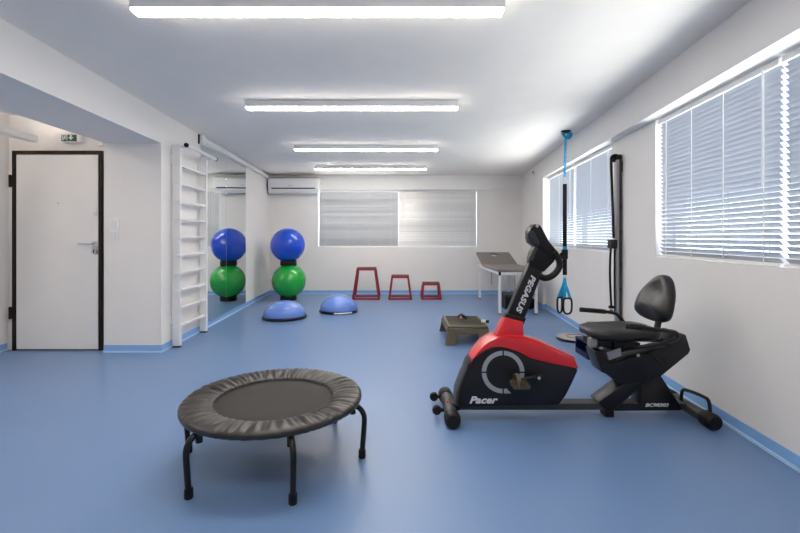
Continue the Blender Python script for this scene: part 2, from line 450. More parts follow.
# + .078), (mx_ - .017, cz + .078), (mx_ - .017, cz + .018), (mx_ - .024, cz + .018)])
# + .078), (mx_ + .026, cz + .078), (mx_ + .026, cz + .018), (mx_ + .019, cz + .018)])
obj('running_figure', b, 'signwhite', t)
sp = at(102, 144.5, DY)
tag(obj('door_sensor', box(BM(), sp.x - .025, sp.x + .025, DY - .03, DY - .0005, sp.z - .018, sp.z + .018, .006), 'plastic'),
    'tiny white sensor in the corner above the door', 'sensor')

# ------------------------------------------------------------------ lamps
def lamp(x, y, label, first=None, L=2.03):
    if first: return dup(first, (x, y, HC), label)
    t = thing('ceiling_light', label, 'light', (x, y, HC), 'linear ceiling lights')
    obj('housing', box(BM(), x - L / 2, x + L / 2, y - .048, y + .048, HC - .060, HC - .0005, .003), 'white', t)
    obj('diffuser', box(BM(), x - L / 2 + .004, x + L / 2 - .004, y - .039, y + .039, HC - .071, HC - .0602, .0), 'diffuser', t, autos=40)
    return t
l1 = lamp(-.448, 2.365, 'long bright linear ceiling light nearest the camera, at the top edge of the photo')
lamp(-.460, 4.13, 'linear ceiling light second from the camera', l1)
lamp(-.480, 6.12, 'linear ceiling light third from the camera', l1)
lamp(-.535, 7.85, 'linear ceiling light farthest from the camera, close to the back wall', l1)
lamp(-.43, .55, 'added unseen linear ceiling light over the camera, brightening the foreground', l1)  # extra lamp out of view, added to brighten the foreground
t = thing('ceiling_light', 'added unseen short linear ceiling light in the corridor left of the beam, brightening the door', 'light', (-3.6, 2.1, HC), 'linear ceiling lights')  # added lamp, never in view, lifts the light on the door
obj('housing', box(BM(), -3.648, -3.552, 1.0, 3.0, HC - .060, HC - .0005, .003), 'white', t)
obj('diffuser', box(BM(), -3.639, -3.561, 1.004, 2.996, HC - .0635, HC - .0602), 'diffuser', t)
# corridor uplight, hung beside the door
pa = at(38, 139.5, 4.32)
t = thing('wall_uplight', 'slim grey linear uplight left of the exit sign, cut by the left edge', 'light', (pa.x - .04, 3.3, pa.z - .025))
b = BM(); box(b, pa.x - .085, pa.x, 2.0, 4.32, pa.z - .025, pa.z + .018, .002); box(b, pa.x - .085, pa.x - .076, 2.0, 4.32, pa.z + .018, pa.z + .036); box(b, pa.x - .009, pa.x, 2.0, 4.32, pa.z + .018, pa.z + .036); box(b, pa.x - .076, pa.x - .009, 4.311, 4.32, pa.z + .018, pa.z + .036); obj('housing', b, 'white', t)
obj('diffuser', box(BM(), pa.x - .070, pa.x - .015, 2.01, 4.30, pa.z + .0185, pa.z + .024), 'updiff', t)
for yy in (2.3, 3.9):
    obj('suspension_rod', tube(BM(), [(pa.x - .042, yy, pa.z + .03), (pa.x - .042, yy, HC)], .004, 6), 'white', t)

# ------------------------------------------------------------------ wall bars on the left wall
RX = lambda y: xL(y) + .105
y1, y2 = 4.69, 5.42
t = thing('wall_bars', 'white ladder-like wall bars with ten rungs and a pull-up bar, on the left wall', 'wall bars', (RX(5.05), 5.05, 0))
def slab(bm, y0, y1_, d0, d1, z0, z1, bev=.004):
    return prism(bm, [(xL(y0) + d0, y0), (xL(y0) + d1, y0), (xL(y1_) + d1, y1_), (xL(y1_) + d0, y1_)], z0, z1, bev)
for y in (y1, y2):
    b = BM(); slab(b, y - .022, y + .022, .020, .105, .015, 2.205); r = obj('upright', b, 'white', t)
    obj('rubber_foot', slab(BM(), y - .022, y + .022, .020, .105, .0, .0148, .002), 'rubber', r)
    for zz in (.30, 2.05):
        obj('wall_bracket', slab(BM(), y - .035, y + .035, .0005, .0198, zz - .04, zz + .04, .003), 'white', t)
for k in range(10):
    zz = .215 + k * .197
    b = BM(); slab(b, y1 - .032, y2 + .032, .050, .092, zz - .015, zz + .015, .006); obj('rung', b, 'white', t)
b = BM()
pz = 2.185
pb0, pb1 = Vector((xL(4.62) + .20, 4.62, pz)), Vector((xL(5.45) + .20, 5.45, pz))
tube(b, [pb0, pb1], .02, 14)
pbo = obj('pull_up_bar', b, 'white', t, autos=40)
dn = (pb1 - pb0).normalized()
for p, s in ((pb0, -1), (pb1, 1)):
    obj('end_cap', tube(BM(), [p + dn * s * .0005, p + dn * s * .02], .024, 14), 'rubber', pbo, autos=40)
for y in (y1, y2):
    obj('bar_arm', slab(BM(), y - .014, y + .014, .1052, .185, pz - .014, pz + .014, .003), 'white', t)

# mirrors and trunking
def mirror(y0, y1_, label):
    b = slab(BM(), y0, y1_, .0005, .012, .082, 2.385, .0015)
    return tag(obj('wall_mirror', b, 'mirror'), label, 'mirror', 'mirror panels on the left wall')
mirror(5.47, 6.385, 'tall mirror panel on the left wall, directly behind the white wall bars')
mirror(6.39, 7.36, 'tall mirror panel on the left wall, the farther one reflecting the blue and green balls')
t = thing('pipe_trunking', 'white trunking running along the ceiling above the mirror to the air conditioner', 'trunking', (xL(7.2) + .03, 7.2, 2.37))
obj('cover', slab(BM(), 5.50, YB - .285, .0005, .055, 2.400, 2.462, .008), 'plastic', t)
obj('end_elbow', slab(BM(), 5.40, 5.4995, .0005, .062, 2.365, 2.495, .012), 'plastic', t)
obj('gap_shade_strip', slab(BM(), 5.394, 5.3995, .0005, .022, 2.37, 2.49, .002), 'black', t)  # black sliver drawn in for the shade in the gap at the end

# air conditioner
ay0, ay1 = YB - .27, YB - .046
ax0, ax1, az0, az1 = -2.70, -1.665, 2.10, 2.415
t = thing('air_conditioner', 'white split air conditioner high on the back wall, left of the window', 'air conditioner', ((ax0 + ax1) / 2, ay1, az0))
b = BM()
pr = [(ay1, az0 + .02), (ay1, az1), (ay0 + .03, az1), (ay0, az1 - .03), (ay0, az0 + .085), (ay0 + .045, az0 + .01), (ay0 + .1, az0)]
v0 = [b.verts.new((ax0, y, z)) for y, z in pr]; v1 = [b.verts.new((ax1, y, z)) for y, z in pr]
b.faces.new(v0); b.faces.new(v1[::-1])
for i in range(len(pr)): b.faces.new((v0[i], v0[(i + 1) % len(pr)], v1[(i + 1) % len(pr)], v1[i]))
bmesh.ops.recalc_face_normals(b, faces=b.faces); bevel_sharp(b, .012, 3, 20)
obj('body', b, 'plastic', t, autos=50)
obj('air_slot', box(BM(), ax0 + .07, ax1 - .07, ay0 - .002, ay0 + .02, az0 + .083, az0 + .108), 'black', t)
obj('flap', box(BM(), ax0 + .07, ax1 - .07, ay0 - .004, ay0 + .003, az0 + .052, az0 + .082, .003), 'plastic', t)
obj('badge', box(BM(), ax0 + .42, ax0 + .50, ay0 - .002, ay0 + .002, az0 + .15, az0 + .158), 'ringgrey', t)
obj('intake_grille', box(BM(), ax0 + .03, ax1 - .03, ay0 + .05, ay1 - .02, az1 + .0005, az1 + .006), 'greyshell', t)
obj('pipe', tube(BM(), smooth_path([(ax0 - .012, ay0 + .06, az1 - .02), (ax0 - .025, ay0 + .05, az1 - .12), (ax0 - .012, ay0 + .07, az0 + .06), (ax0 + .03, ay0 + .12, az0 + .02)], 6), .009, 8), 'greyshell', t, smooth=True)

# small round sensor on the far end of the right beam
sy = 7.85
t = thing('wall_sensor', 'small round white sensor with a dark centre on the beam above the far pier', 'sensor', (xB(sy), sy, 2.33))
obj('cover', lathe(BM(), [(0, -.028), (.045, -.026), (.055, -.018), (.055, -.001)], (xB(sy), sy, 2.375), 24, 'x'), 'plastic', t, autos=40)
obj('lens', lathe(BM(), [(0, -.036), (.020, -.034), (.024, -.026)], (xB(sy), sy - .012, 2.38), 16, 'x'), 'black', t, autos=40)

# ------------------------------------------------------------------ mini trampoline
tx, ty, tz, R = -.692, 2.375, .333, .474
t = thing('mini_trampoline', 'round black mini trampoline with a gathered edge cover on six curved legs', 'trampoline', (tx, ty, 0))
b = BM(); N, r_in = 420, .312
rand = [(random.randint(30, 95), random.uniform(0, 6.28), random.uniform(.4, 1)) for _ in range(16)]
def rip(a, s):
    w = sum(k * math.sin(f * a + p + 2.2 * s * math.sin(3 * a + p)) for f, p, k in rand) / 5.0
    return w
prof = []
for k in range(17):
    s = k / 16; prof.append((R - .012 - s * (R - .012 - r_in), s))
rings = []
for (dr, dz_) in ((-.012, -.038), (0, -.034), (.004, -.024), (.003, -.011), (-.004, -.003)):
    rings.append([b.verts.new((tx + (R + dr) * math.cos(2 * PI * k / N), ty + (R + dr) * math.sin(2 * PI * k / N),
                               tz + dz_ + .0012 * rip(2 * PI * k / N, 0))) for k in range(N)])
for r, s in prof:
    env = math.sin(PI * min(1, s * .9 + .12)) ** .8
    row = []
    for k in range(N):
        a = 2 * PI * k / N
        zz = tz + .004 * math.sin(PI * s) - .016 * s ** 3 + (.0125 * (.45 + .55 * math.sin(a * 2.3 + 1) ** 2)) * env * rip(a, s)
        rr = r + .004 * rip(a + .4, .3) * s
        row.append(b.verts.new((tx + rr * math.cos(a), ty + rr * math.sin(a), zz)))
    rings.append(row)
rings.append([b.verts.new((tx + (r_in + .003) * math.cos(2 * PI * k / N), ty + (r_in + .003) * math.sin(2 * PI * k / N), tz - .04)) for k in range(N)])
for A, B in zip(rings, rings[1:]):
    for k in range(N): b.faces.new((A[k], B[k], B[(k + 1) % N], A[(k + 1) % N]))
bmesh.ops.recalc_face_normals(b, faces=b.faces)
obj('edge_cover', b, 'pad', t, smooth=True)
obj('jumping_mat', lathe(BM(), [(0, 0), (.20, 0), (.318, .001), (.335, -.006), (.335, -.010), (0, -.008)], (tx, ty, tz - .028), 96), 'matweave', t, autos=40)
b = BM(); tube(b, [(tx + .452 * math.cos(2 * PI * k / 96), ty + .452 * math.sin(2 * PI * k / 96), tz - .028) for k in range(96)], .0125, 10, closed=True)
obj('rim_tube', b, 'tube', t, smooth=True)
for k in range(6):
    a = math.radians(-125 + 60.5 * k)
    d = Vector((math.cos(a), math.sin(a), 0)); c = Vector((tx, ty, 0))
    def P(r, z): return c + d * r + Vector((0, 0, z))
    b = BM()
    tube(b, smooth_path([P(.425, tz - .042), P(.452, tz - .052), P(.482, tz - .074), P(.499, tz - .115), P(.496, .14), P(.488, .03)], 6), .0145, 12)
    leg = obj('leg', b, 'tube', t, smooth=True)
    obj('rubber_foot', lathe(BM(), [(0, 0), (.018, 0), (.0205, .006), (.0195, .044), (.014, .046)], P(.487, 0), 16), 'rubber', leg, autos=40)
    obj('leg_socket', tube(BM(), [P(.436, tz - .036), P(.436, tz - .095)], .0165, 12), 'tube', leg, autos=40)

# ------------------------------------------------------------------ exercise bike
YCN = 2.90
t = thing('exercise_bike', 'red and black recumbent exercise bike with a separate padded seat', 'exercise bike', (1.15, YCN, 0))
yn, yf2 = YCN - .10, YCN + .075
Q = lambda pts, Y: [xz(u, v, Y) for u, v in pts]
bnd = [(468.4, 364.5), (473.6, 358.5), (480, 353.5), (486, 350), (491, 347.8), (496, 347), (502, 347.3), (508.7, 348.8), (519, 352.3), (531.4, 358.8), (547.9, 363), (577, 368)]
body = bnd + [(578, 371), (573, 382), (566, 396), (559, 405.5), (459, 407), (458, 402), (460.5, 388)]
obj('flywheel_cover', profile(BM(), Q(body, yn), yn, yf2, .010, 3), 'charcoal', t, autos=45)
redp = [(470, 364.5), (473, 358.5), (478, 352), (484, 345.5), (490, 340.8), (497, 338), (508, 337.3), (523, 339.8), (540, 344.5), (574.7, 359.5), (578.3, 368.5)]
nk = YCN - .055
obj('shell_neck', profile(BM(), Q([(493, 343), (497.5, 333), (505, 317.5), (523.5, 322), (524.5, 343)], nk), nk, YCN + .05, .010, 3), 'red', t, autos=45)
shell = redp + [(u, v - .4) for u, v in bnd[::-1][1:-1]]
obj('red_shell', profile(BM(), Q(shell, yn), yn - .006, yf2 + .006, .010, 3), 'red', t, autos=45)
b = BM()
ridge = [(507, 335.5), (523.5, 336.5), (540, 341.5), (575, 357.5), (575.5, 360.5), (540, 346), (522, 340)]
obj('top_ridge', profile(b, Q(ridge, YCN - .07), YCN - .07, YCN + .07, .006, 2), 'red', t, autos=45)
strip = [(470, 363), (462.5, 377), (456.5, 393), (455.5, 407), (460, 407.5), (463, 388), (472, 366)]
obj('front_strip', profile(BM(), Q(strip, yn + .01), yn + .012, yf2 - .012, .008, 2), 'greyshell', t, autos=45)
# grey ring mark with its tail and ticks
ctr = at(503, 372, yn); r_o, r_i = .138, .110
b = BM(); seg = 72; A0, A1 = -22, 284
def ring_arc(bm, c, ro, ri, a0, a1, y0, y1, n=64):
    rows = []
    for k in range(n + 1):
        a = math.radians(a0 + (a1 - a0) * k / n); ca, sa = math.cos(a), math.sin(a)
        rows.append([bm.verts.new((c.x + rr * ca, yy, c.z + rr * sa)) for rr, yy in ((ri, y1), (ri, y0), (ro, y0), (ro, y1))])
    for A, B in zip(rows, rows[1:]):
        for i in range(4): bm.faces.new((A[i], A[(i + 1) % 4], B[(i + 1) % 4], B[i]))
    bm.faces.new(rows[0]); bm.faces.new(rows[-1][::-1])
    bmesh.ops.recalc_face_normals(bm, faces=bm.faces)
ring_arc(b, ctr, r_o, r_i, A0, A1, yn - .004, yn + .002)
profile(b, [(ctr.x + .022, ctr.z - .107), (ctr.x + .052, ctr.z - .138), (ctr.x + .018, ctr.z - .138)], yn - .0042, yn + .002)
rg = obj('ring_mark', b, 'ringgrey', t)
for k in range(4):
    b = BM(); a = k * PI / 2; ca, sa = math.cos(a), math.sin(a)
    cx_, cz_ = ctr.x + .123 * ca, ctr.z + .123 * sa
    wx, wz = (.017, .0045) if k % 2 == 0 else (.0045, .017)
    box(b, cx_ - wx, cx_ + wx, yn - .0058, yn - .0035, cz_ - wz, cz_ + wz)
    obj('tick_mark', b, 'black', rg)
p = at(482.5, 400.3, yn)
obj('model_lettering', text_bm('Pacer', .062, (p.x, yn - .001, p.z), (1, 0, 0), (0, 0, 1), .0015, .32, .0022, 1.22, 1.02), 'lettering', t)
# crank and pedals
ax_ = at(538, 377, yn - .03)
b = BM(); tube(b, [(ax_.x, yn - .045, ax_.z), (ax_.x, yf2 + .045, ax_.z)], .016, 16); obj('crank_axle', b, 'black', t, autos=40)
for s, yy, dirx in ((-1, yn - .04, -1), (1, yf2 + .04, 1)):
    ex, ez = ax_.x + dirx * .135, ax_.z + dirx * .022
    b = BM(); tube(b, [(ax_.x, yy, ax_.z), (ex, yy, ez)], .014, 10, flat=(.015, .009, (0, 0, 1)))
    lathe(b, [(0, -.014), (.024, -.012), (.027, 0), (.024, .012), (0, .014)], (ax_.x, yy, ax_.z), 20, 'y')
    cr = obj('crank_arm', b, 'black', t, autos=50)
    obj('axle_cap', lathe(BM(), [(0, -.004), (.009, -.003), (.011, 0)], (ax_.x, yy - .0142 if s < 0 else yy + .0182, ax_.z), 14, 'y'), 'steel', cr, autos=40)
    py0, py1 = (yy - .115, yy - .012) if s < 0 else (yy + .012, yy + .115)
    b = BM(); box(b, ex - .055, ex + .050, py0, py1, ez - .016, ez + .012, .006)
    for k in range(4): box(b, ex - .045 + k * .026, ex - .037 + k * .026, py0 + .006, py1 - .006, ez + .0125, ez + .017)
    pd = obj('pedal', b, 'gold', t, autos=40)
    st = BM(); tube(st, smooth_path([(ex - .02, py0 - .002, ez), (ex - .02, py0, ez + .045), (ex - .02, (py0 + py1) / 2, ez + .062), (ex - .02, py1, ez + .045), (ex - .02, py1 + .002, ez)], 6), .01, 8, flat=(.003, .014, (0, 0, 1)))
    obj('toe_strap', st, 'gold', pd, smooth=True)
# column, console, handle
cn = YCN - .035
obj('column', profile(BM(), Q([(504.5, 322), (521.5, 327), (544.5, 268), (530, 262)], cn), cn, YCN + .035, .008, 3), 'charcoal', t, autos=45)
obj('column_collar', profile(BM(), Q([(502.5, 322), (523.2, 326.5), (526.5, 318.5), (506, 313.5)], cn - .006), cn - .006, YCN + .041, .006, 2), 'black', t, autos=45)
d = (at(518, 315, cn) - at(536.2, 273, cn)).normalized(); upv = Vector((-d.z, 0, d.x))
pm = (at(526.0, 293.5, cn))
obj('brand_lettering', text_bm('PEGASUS', .051, (pm.x, cn - .001, pm.z), d, upv, .0015, .22, .002, 1.22, 1.04), 'lettering', t)
hn = YCN - .05
obj('console_housing', profile(BM(), Q([(530, 258), (531.5, 252), (537.5, 241), (543.5, 240), (557.5, 255), (554, 262), (544, 272), (529.5, 266.5)], hn + .01), hn + .008, YCN + .04, .007, 2), 'black', t, autos=45)
con = [(529, 238), (529, 232), (531.3, 227), (535, 224), (539.5, 224.3), (542, 227.5), (549.5, 241.5), (558.5, 252.5), (559.5, 256), (556, 260), (551, 259), (541, 249), (534.5, 246), (530, 242.5)]
obj('console', profile(BM(), Q(con, hn), hn, YCN + .045, .008, 3), 'black', t, autos=45)
padp = [(528, 238), (528, 233), (530, 230), (533.8, 231), (540, 243.5), (537.5, 246.5), (530.5, 243)]
obj('console_side_cap', profile(BM(), Q(padp, hn - .006), hn - .006, hn + .006, .003, 2), mat('slate_plastic', (.016, .018, .028), .4), t, autos=45)
obj('console_stalk', profile(BM(), Q([(529, 259), (537, 243), (539, 244.5), (533, 261)], hn - .004), hn + .004, hn + .022, .002, 1), 'greyshell', t)
hl = BM(); pk = at(537.2, 226, hn); lathe(hl, [(0, -.004), (.009, -.003), (.011, .002)], (pk.x, hn - .001, pk.z), 14, 'y')
obj('console_highlight', hl, 'steel', t, autos=40)  # steel dot put in for the highlight on top of the console
hy = YCN - .06
obj('handlebar', tube(BM(), smooth_path([at(554, 252, hy), at(558.5, 259, hy), at(559.5, 266, hy), at(556, 272.5, hy), at(550, 277, hy), at(544, 278, hy), at(539, 275.5, hy)], 6), .021, 14), 'rubber', t, smooth=True)
# main beam and stabilisers
bx0, bx1 = at(458, 0, 2.84).x, at(688, 0, 2.84).x
obj('main_beam', box(BM(), bx0, bx1, YCN - .05, YCN + .05, .052, .094, .006), 'greyshell', t)
pf = at(610.5, 413, 2.85)
obj('beam_foot', box(BM(), pf.x - .03, pf.x + .03, YCN - .04, YCN + .04, .0, .0515, .006), 'rubber', t)
def stab(xc, y0, y1, name, hh=.075):
    b = BM(); ys = [y0 + (y1 - y0) * k / 14 for k in range(15)]
    pts = [(xc, y, .052) for y in ys]
    tube(b, pts, .036, 16, radii=[.038 + .006 * abs(2 * k / 14 - 1) for k in range(15)])
    s = obj(name, b, 'greyshell', t, smooth=True, autos=50)
    for ya, yb in ((y0 - .012, y0 + .10), (y1 - .10, y1 + .012)):
        bb = BM()
        prof_ = [(0, 0), (.040, .002), (.0495, .014), (.0515, .04), (.0495, (yb - ya) - .02), (.044, yb - ya - .004), (0, yb - ya)]
        lathe(bb, prof_, (xc, ya, .052), 20, 'y')
        obj('end_cap', bb, 'rubber', s, autos=45)
    return s
s1 = stab(.330, 2.675, 3.165, 'front_stabiliser')
for (u, v) in ((437.3, 413.5), (434, 397.5)):
    Y = 2.86 if v > 400 else 3.10
    p = at(u, v, Y)
    b = BM(); lathe(b, [(0, -.016), (.026, -.016), (.031, -.010), (.031, .010), (.026, .016), (0, .016)], (.245, Y, .05), 20, 'y')
    box(b, .25, .305, Y - .012, Y + .012, .040, .062, .003)
    obj('transport_wheel', b, 'rubber', s1, autos=40)
b = BM(); box(b, .312, .332, 2.88, 2.91, .0885, .093, .002); obj('warning_label', b, 'red', s1)
obj('front_bracket', box(BM(), .325, .40, YCN - .05, YCN + .05, .048, .092, .006), 'black', t)
s2 = stab(1.945, 2.655, 3.145, 'rear_stabiliser')
b = BM(); tube(b, smooth_path([(1.915, 2.93, .06), (1.92, 2.925, .15), (1.926, 2.88, .172), (1.945, 2.765, .176), (1.95, 2.715, .16), (1.95, 2.70, .07)], 7), .011, 10)
obj('lift_handle', b, 'rubber', s2, smooth=True)
# rear frame
rn = YCN - .065
lower = [(641, 373), (621, 385.5), (598.5, 402.5), (606.5, 411.5), (681, 411), (683, 408.5), (661.5, 376), (655, 374)]
fr = BM()
profile(fr, Q([(645, 372), (621, 385.5), (598.5, 402.5), (606.5, 411.5), (613, 411.5), (654, 376)], rn), rn, YCN + .065, .006, 2)
profile(fr, Q([(650, 374), (661.5, 376), (683, 408.5), (681, 411), (612.8, 411.4), (619.5, 405), (641, 405), (641, 388)], rn), rn + .004, YCN + .061, .005, 2)
obj('rear_frame', fr, 'charcoal', t, autos=45)
upper = [(595, 352), (598, 350.3), (603.5, 350.5), (605.5, 354), (608.6, 364), (640, 355.5), (668, 346.5), (672.5, 334), (677, 332), (686.5, 335), (691, 350), (689, 354), (661, 377), (636, 384), (622, 385), (606.5, 374), (602, 372.5)]
obj('seat_track', profile(BM(), Q(upper, rn - .012), rn - .012, YCN + .077, .009, 3), 'charcoal', t, autos=45)
p = at(657, 405.4, rn)
obj('code_lettering', text_bm('BC98303', .030, (p.x, rn + .0028, p.z), (1, 0, 0), (0, 0, 1), .0012, .25, .0009, 1.35), 'lettering', t)
q0, q1 = at(607.5, 358.5, rn), at(620.5, 350.5, rn)
obj('aluminium_rail', profile(BM(), Q([(606.5, 352.5), (621, 347.5), (621.5, 356), (609, 360.5)], rn - .008), rn - .008, YCN + .05, .004, 2), mat('pale_aluminium', (.30, .30, .31), .35, metal=.4), t)
q = at(638, 355, rn - .014)
obj('track_bolt', lathe(BM(), [(0, -.008), (.009, -.008), (.013, 0)], (q.x, rn - .0122, q.z), 14, 'y'), 'steel', t, autos=40)
ly = rn - .03
obj('adjustment_lever', tube(BM(), smooth_path([at(649.5, 350.5, ly), at(651.5, 354, ly), at(656, 359.5, ly), at(662, 363, ly), at(668, 361.5, ly)], 6), .007, 8), 'rubber', t, smooth=True)
# seat
sx_, sy_, sz_ = 1.238, 1.70, .604
b = BM(); nx, ny = 28, 22; L_ = sy_ - sx_; grid = {}
def seat_pt(i, j, top):
    s = i / nx * 2 - 1; q = j / ny * 2 - 1
    e_ = 3.2
    hw = .205 * (1 - .10 * (1 - (s + 1) / 2))
    # superellipse plan
    m = max(abs(s), abs(q)); l = (abs(s) ** e_ + abs(q) ** e_) ** (1 / e_) if m > 0 else 1
    k = m / l if l > 0 else 1
    x = (sx_ + sy_) / 2 + s * k * L_ / 2; y = YCN + q * k * hw
    rim = m
    zt = sz_ - .020 * max(0, (rim - .55) / .45) ** 3 - .008 * (1 - rim) + .010 * ((s + 1) / 2) ** 2
    zb = sz_ - .074 + .020 * max(0, (rim - .7) / .3) ** 2
    return (x, y, zt if top else zb)
for top in (True, False):
    for i in range(nx + 1):
        for j in range(ny + 1): grid[(top, i, j)] = b.verts.new(seat_pt(i, j, top))
    for i in range(nx):
        for j in range(ny): b.faces.new([grid[(top, *c)] for c in ((i, j), (i + 1, j), (i + 1, j + 1), (i, j + 1))])
border = [(i, 0) for i in range(nx)] + [(nx, j) for j in range(ny)] + [(i, ny) for i in range(nx, 0, -1)] + [(0, j) for j in range(ny, 0, -1)]
for k in range(len(border)):
    a, c = border[k], border[(k + 1) % len(border)]
    b.faces.new((grid[(True, *a)], grid[(True, *c)], grid[(False, *c)], grid[(False, *a)]))
bmesh.ops.recalc_face_normals(b, faces=b.faces)
obj('seat', b, 'vinyl', t, smooth=True)
obj('seat_base', box(BM(), 1.34, 1.72, YCN - .10, YCN + .10, .515, .545, .01), 'black', t)
obj('seat_carriage', profile(BM(), [(1.42, .43), (1.57, .465), (1.59, .50), (1.40, .52)], YCN - .07, YCN + .07, .008, 2), 'black', t)
p = at(593, 341.5, 2.83)
b = BM(); box(b, p.x - .026, p.x + .026, YCN - .09, YCN - .03, p.z - .040, .5395, .016, 3)
obj('seat_clamp', b, mat('satin_silver', (.30, .29, .28), .35, metal=.5), t)
obj('clamp_arm', profile(BM(), [(p.x - .02, .49), (1.43, .45), (1.43, .50), (p.x - .02, .53)], YCN - .05, YCN + .04, .006, 2), 'black', t)
# backrest: pear-shaped pad facing the pedals, leaning back
b = BM(); n1 = 40; zb0, zt0 = .635, .945
out = []
for k in range(n1):
    a = 2 * PI * k / n1; c, s_ = math.cos(a), math.sin(a)
    h01 = (s_ + 1) / 2
    ww = .222 * (1 - .60 * max(0, h01 - .10) ** 1.2)
    yy = math.copysign(abs(c) ** .78, c) * ww
    zz = (zb0 + zt0) / 2 + math.copysign(abs(s_) ** (.9 if s_ > 0 else .68), s_) * (zt0 - zb0) / 2
    out.append((yy, zz))
def lean(z): return .22 * (z - .635)
def ring(scale, dx):
    return [b.verts.new((1.680 + dx + lean(z) + .03 * (1 - (y / .21) ** 2) , YCN + y * scale, .79 + (z - .79) * scale)) for y, z in out]
rs = [ring(.35, -.036), ring(.7, -.035), ring(.9, -.030), ring(.98, -.016), ring(1.0, .004), ring(.98, .022), ring(.9, .034), ring(.5, .040)]
for A, B in zip(rs, rs[1:]):
    for k in range(n1): b.faces.new((A[k], A[(k + 1) % n1], B[(k + 1) % n1], B[k]))
b.faces.new(rs[0]); b.faces.new(rs[-1][::-1]); bmesh.ops.recalc_face_normals(b, faces=b.faces)
obj('backrest', b, 'vinyl', t, smooth=True)
obj('backrest_post', tube(BM(), [(1.725, YCN, .545), (1.745, YCN, .64), (1.775, YCN, .74)], .02, 10, flat=(.028, .016, (0, 1, 0))), 'greyshell', t, autos=40)
# seat handles
hn_ = YCN - .245
b = BM(); tube(b, smooth_path([at(627, 326.3, hn_), at(638, 327, hn_), at(650, 329, hn_), at(668, 331, hn_), at(675, 332.3, hn_), at(677.8, 335.5, hn_), at(675.5, 339.5, hn_), at(662, 343.5, hn_), at(640, 347, hn_ + .05), at(624, 349, hn_ + .15)], 5), .0125, 10)
hd = obj('seat_handle', b, 'tube', t, smooth=True)
obj('grip', tube(BM(), [at(626.5, 326.2, hn_), at(629, 326.3, hn_), at(638, 327, hn_), at(645, 328.2, hn_)], .017, 12), 'rubber', hd, smooth=True)
hf = YCN + .245
b = BM(); tube(b, smooth_path([at(581, 309.7, hf), at(596, 310.8, hf), at(610, 312.3, hf), at(617, 314.5, hf), at(622, 320, hf), at(627, 327, hf), at(622, 331, hf - .05), at(612, 334, hf - .15)], 5), .0125, 10)
hd = obj('seat_handle', b, 'tube', t, smooth=True)
obj('grip', tube(BM(), [at(580, 309.6, hf), at(583, 309.8, hf), at(596, 310.8, hf), at(605, 311.7, hf)], .017, 12), 'rubber', hd, smooth=True)

# ------------------------------------------------------------------ step and what lies on it
t = thing('step_platform', 'olive brown plastic exercise step standing behind the red bike', 'step', (.76, 5.1, 0))
b = BM(); z_t = .205; x0, x1, ya, yb = .535, .985, 4.80, 5.44
box(b, x0, x1, ya, yb, z_t - .028, z_t, .008)
obj('deck', b, 'step', t, autos=45)
ap = [(x0 - .035, 0), (x0 + .075, 0), (x0 + .115, .115), (x1 - .115, .115), (x1 - .075, 0), (x1 + .035, 0), (x1, z_t - .03), (x0, z_t - .03)]
for yy, s in ((ya - .03, 1), (yb + .03, -1)):
    b = BM(); profile(b, ap, -.012, .012, .004)
    sh = .035 * s
    for v in b.verts: v.co.y = v.co.y + yy + sh * (v.co.z / z_t)
    obj('end_panel', b, 'step', t)
for xx in (x0, x1):
    b = BM(); box(b, xx - .012 if xx == x0 else xx - .012, xx + .012, ya + .015, yb - .015, z_t - .075, z_t - .03, .004)
    obj('side_rail', b, 'step', t)
b = BM()
for k in range(9):
    yy = ya + .05 + k * .066; box(b, x0 + .03, x1 - .03, yy, yy + .02, z_t + .0003, z_t + .003)
obj('grip_strips', b, 'rubber', t)
c = at(462, 319, 5.15); c.z = z_t + .003
t = thing('hand_exerciser', 'small dark red and black grip trainer lying on the olive brown step', 'grip trainer', (c.x, c.y, c.z))
b = BM(); tube(b, smooth_path([(c.x - .045, c.y + .02, c.z + .018), (c.x - .03, c.y, c.z + .05), (c.x, c.y - .01, c.z + .065), (c.x + .01, c.y, c.z + .03)], 6), .014, 10); obj('red_grip', b, 'darkred', t, smooth=True)
b = BM(); tube(b, smooth_path([(c.x + .0, c.y - .012, c.z + .055), (c.x + .025, c.y - .02, c.z + .042), (c.x + .05, c.y - .03, c.z + .016)], 6), .016, 10); obj('black_grip', b, 'black', t, smooth=True)
b = BM(); tube(b, [(c.x - .012 + .016 * math.cos(k * .6), c.y + .016 * math.sin(k * .6), c.z + .016 + .0011 * k) for k in range(40)], .004, 6); obj('spring', b, 'steel', t, smooth=True)
c = at(484.5, 324, 4.95); c.z = z_t + .003
t = thing('tape_roll', 'small white roll with a black end on the right edge of the olive brown step', 'roll', (c.x, c.y, c.z))
obj('roll', tube(BM(), [(c.x - .035, c.y, c.z + .021), (c.x + .012, c.y, c.z + .021)], .021, 18), mat('white_tape', (.72, .68, .6), .6), t, autos=40)
obj('black_end', tube(BM(), [(c.x + .0125, c.y, c.z + .02), (c.x + .05, c.y, c.z + .02)], .017, 18), 'black', t, autos=40)

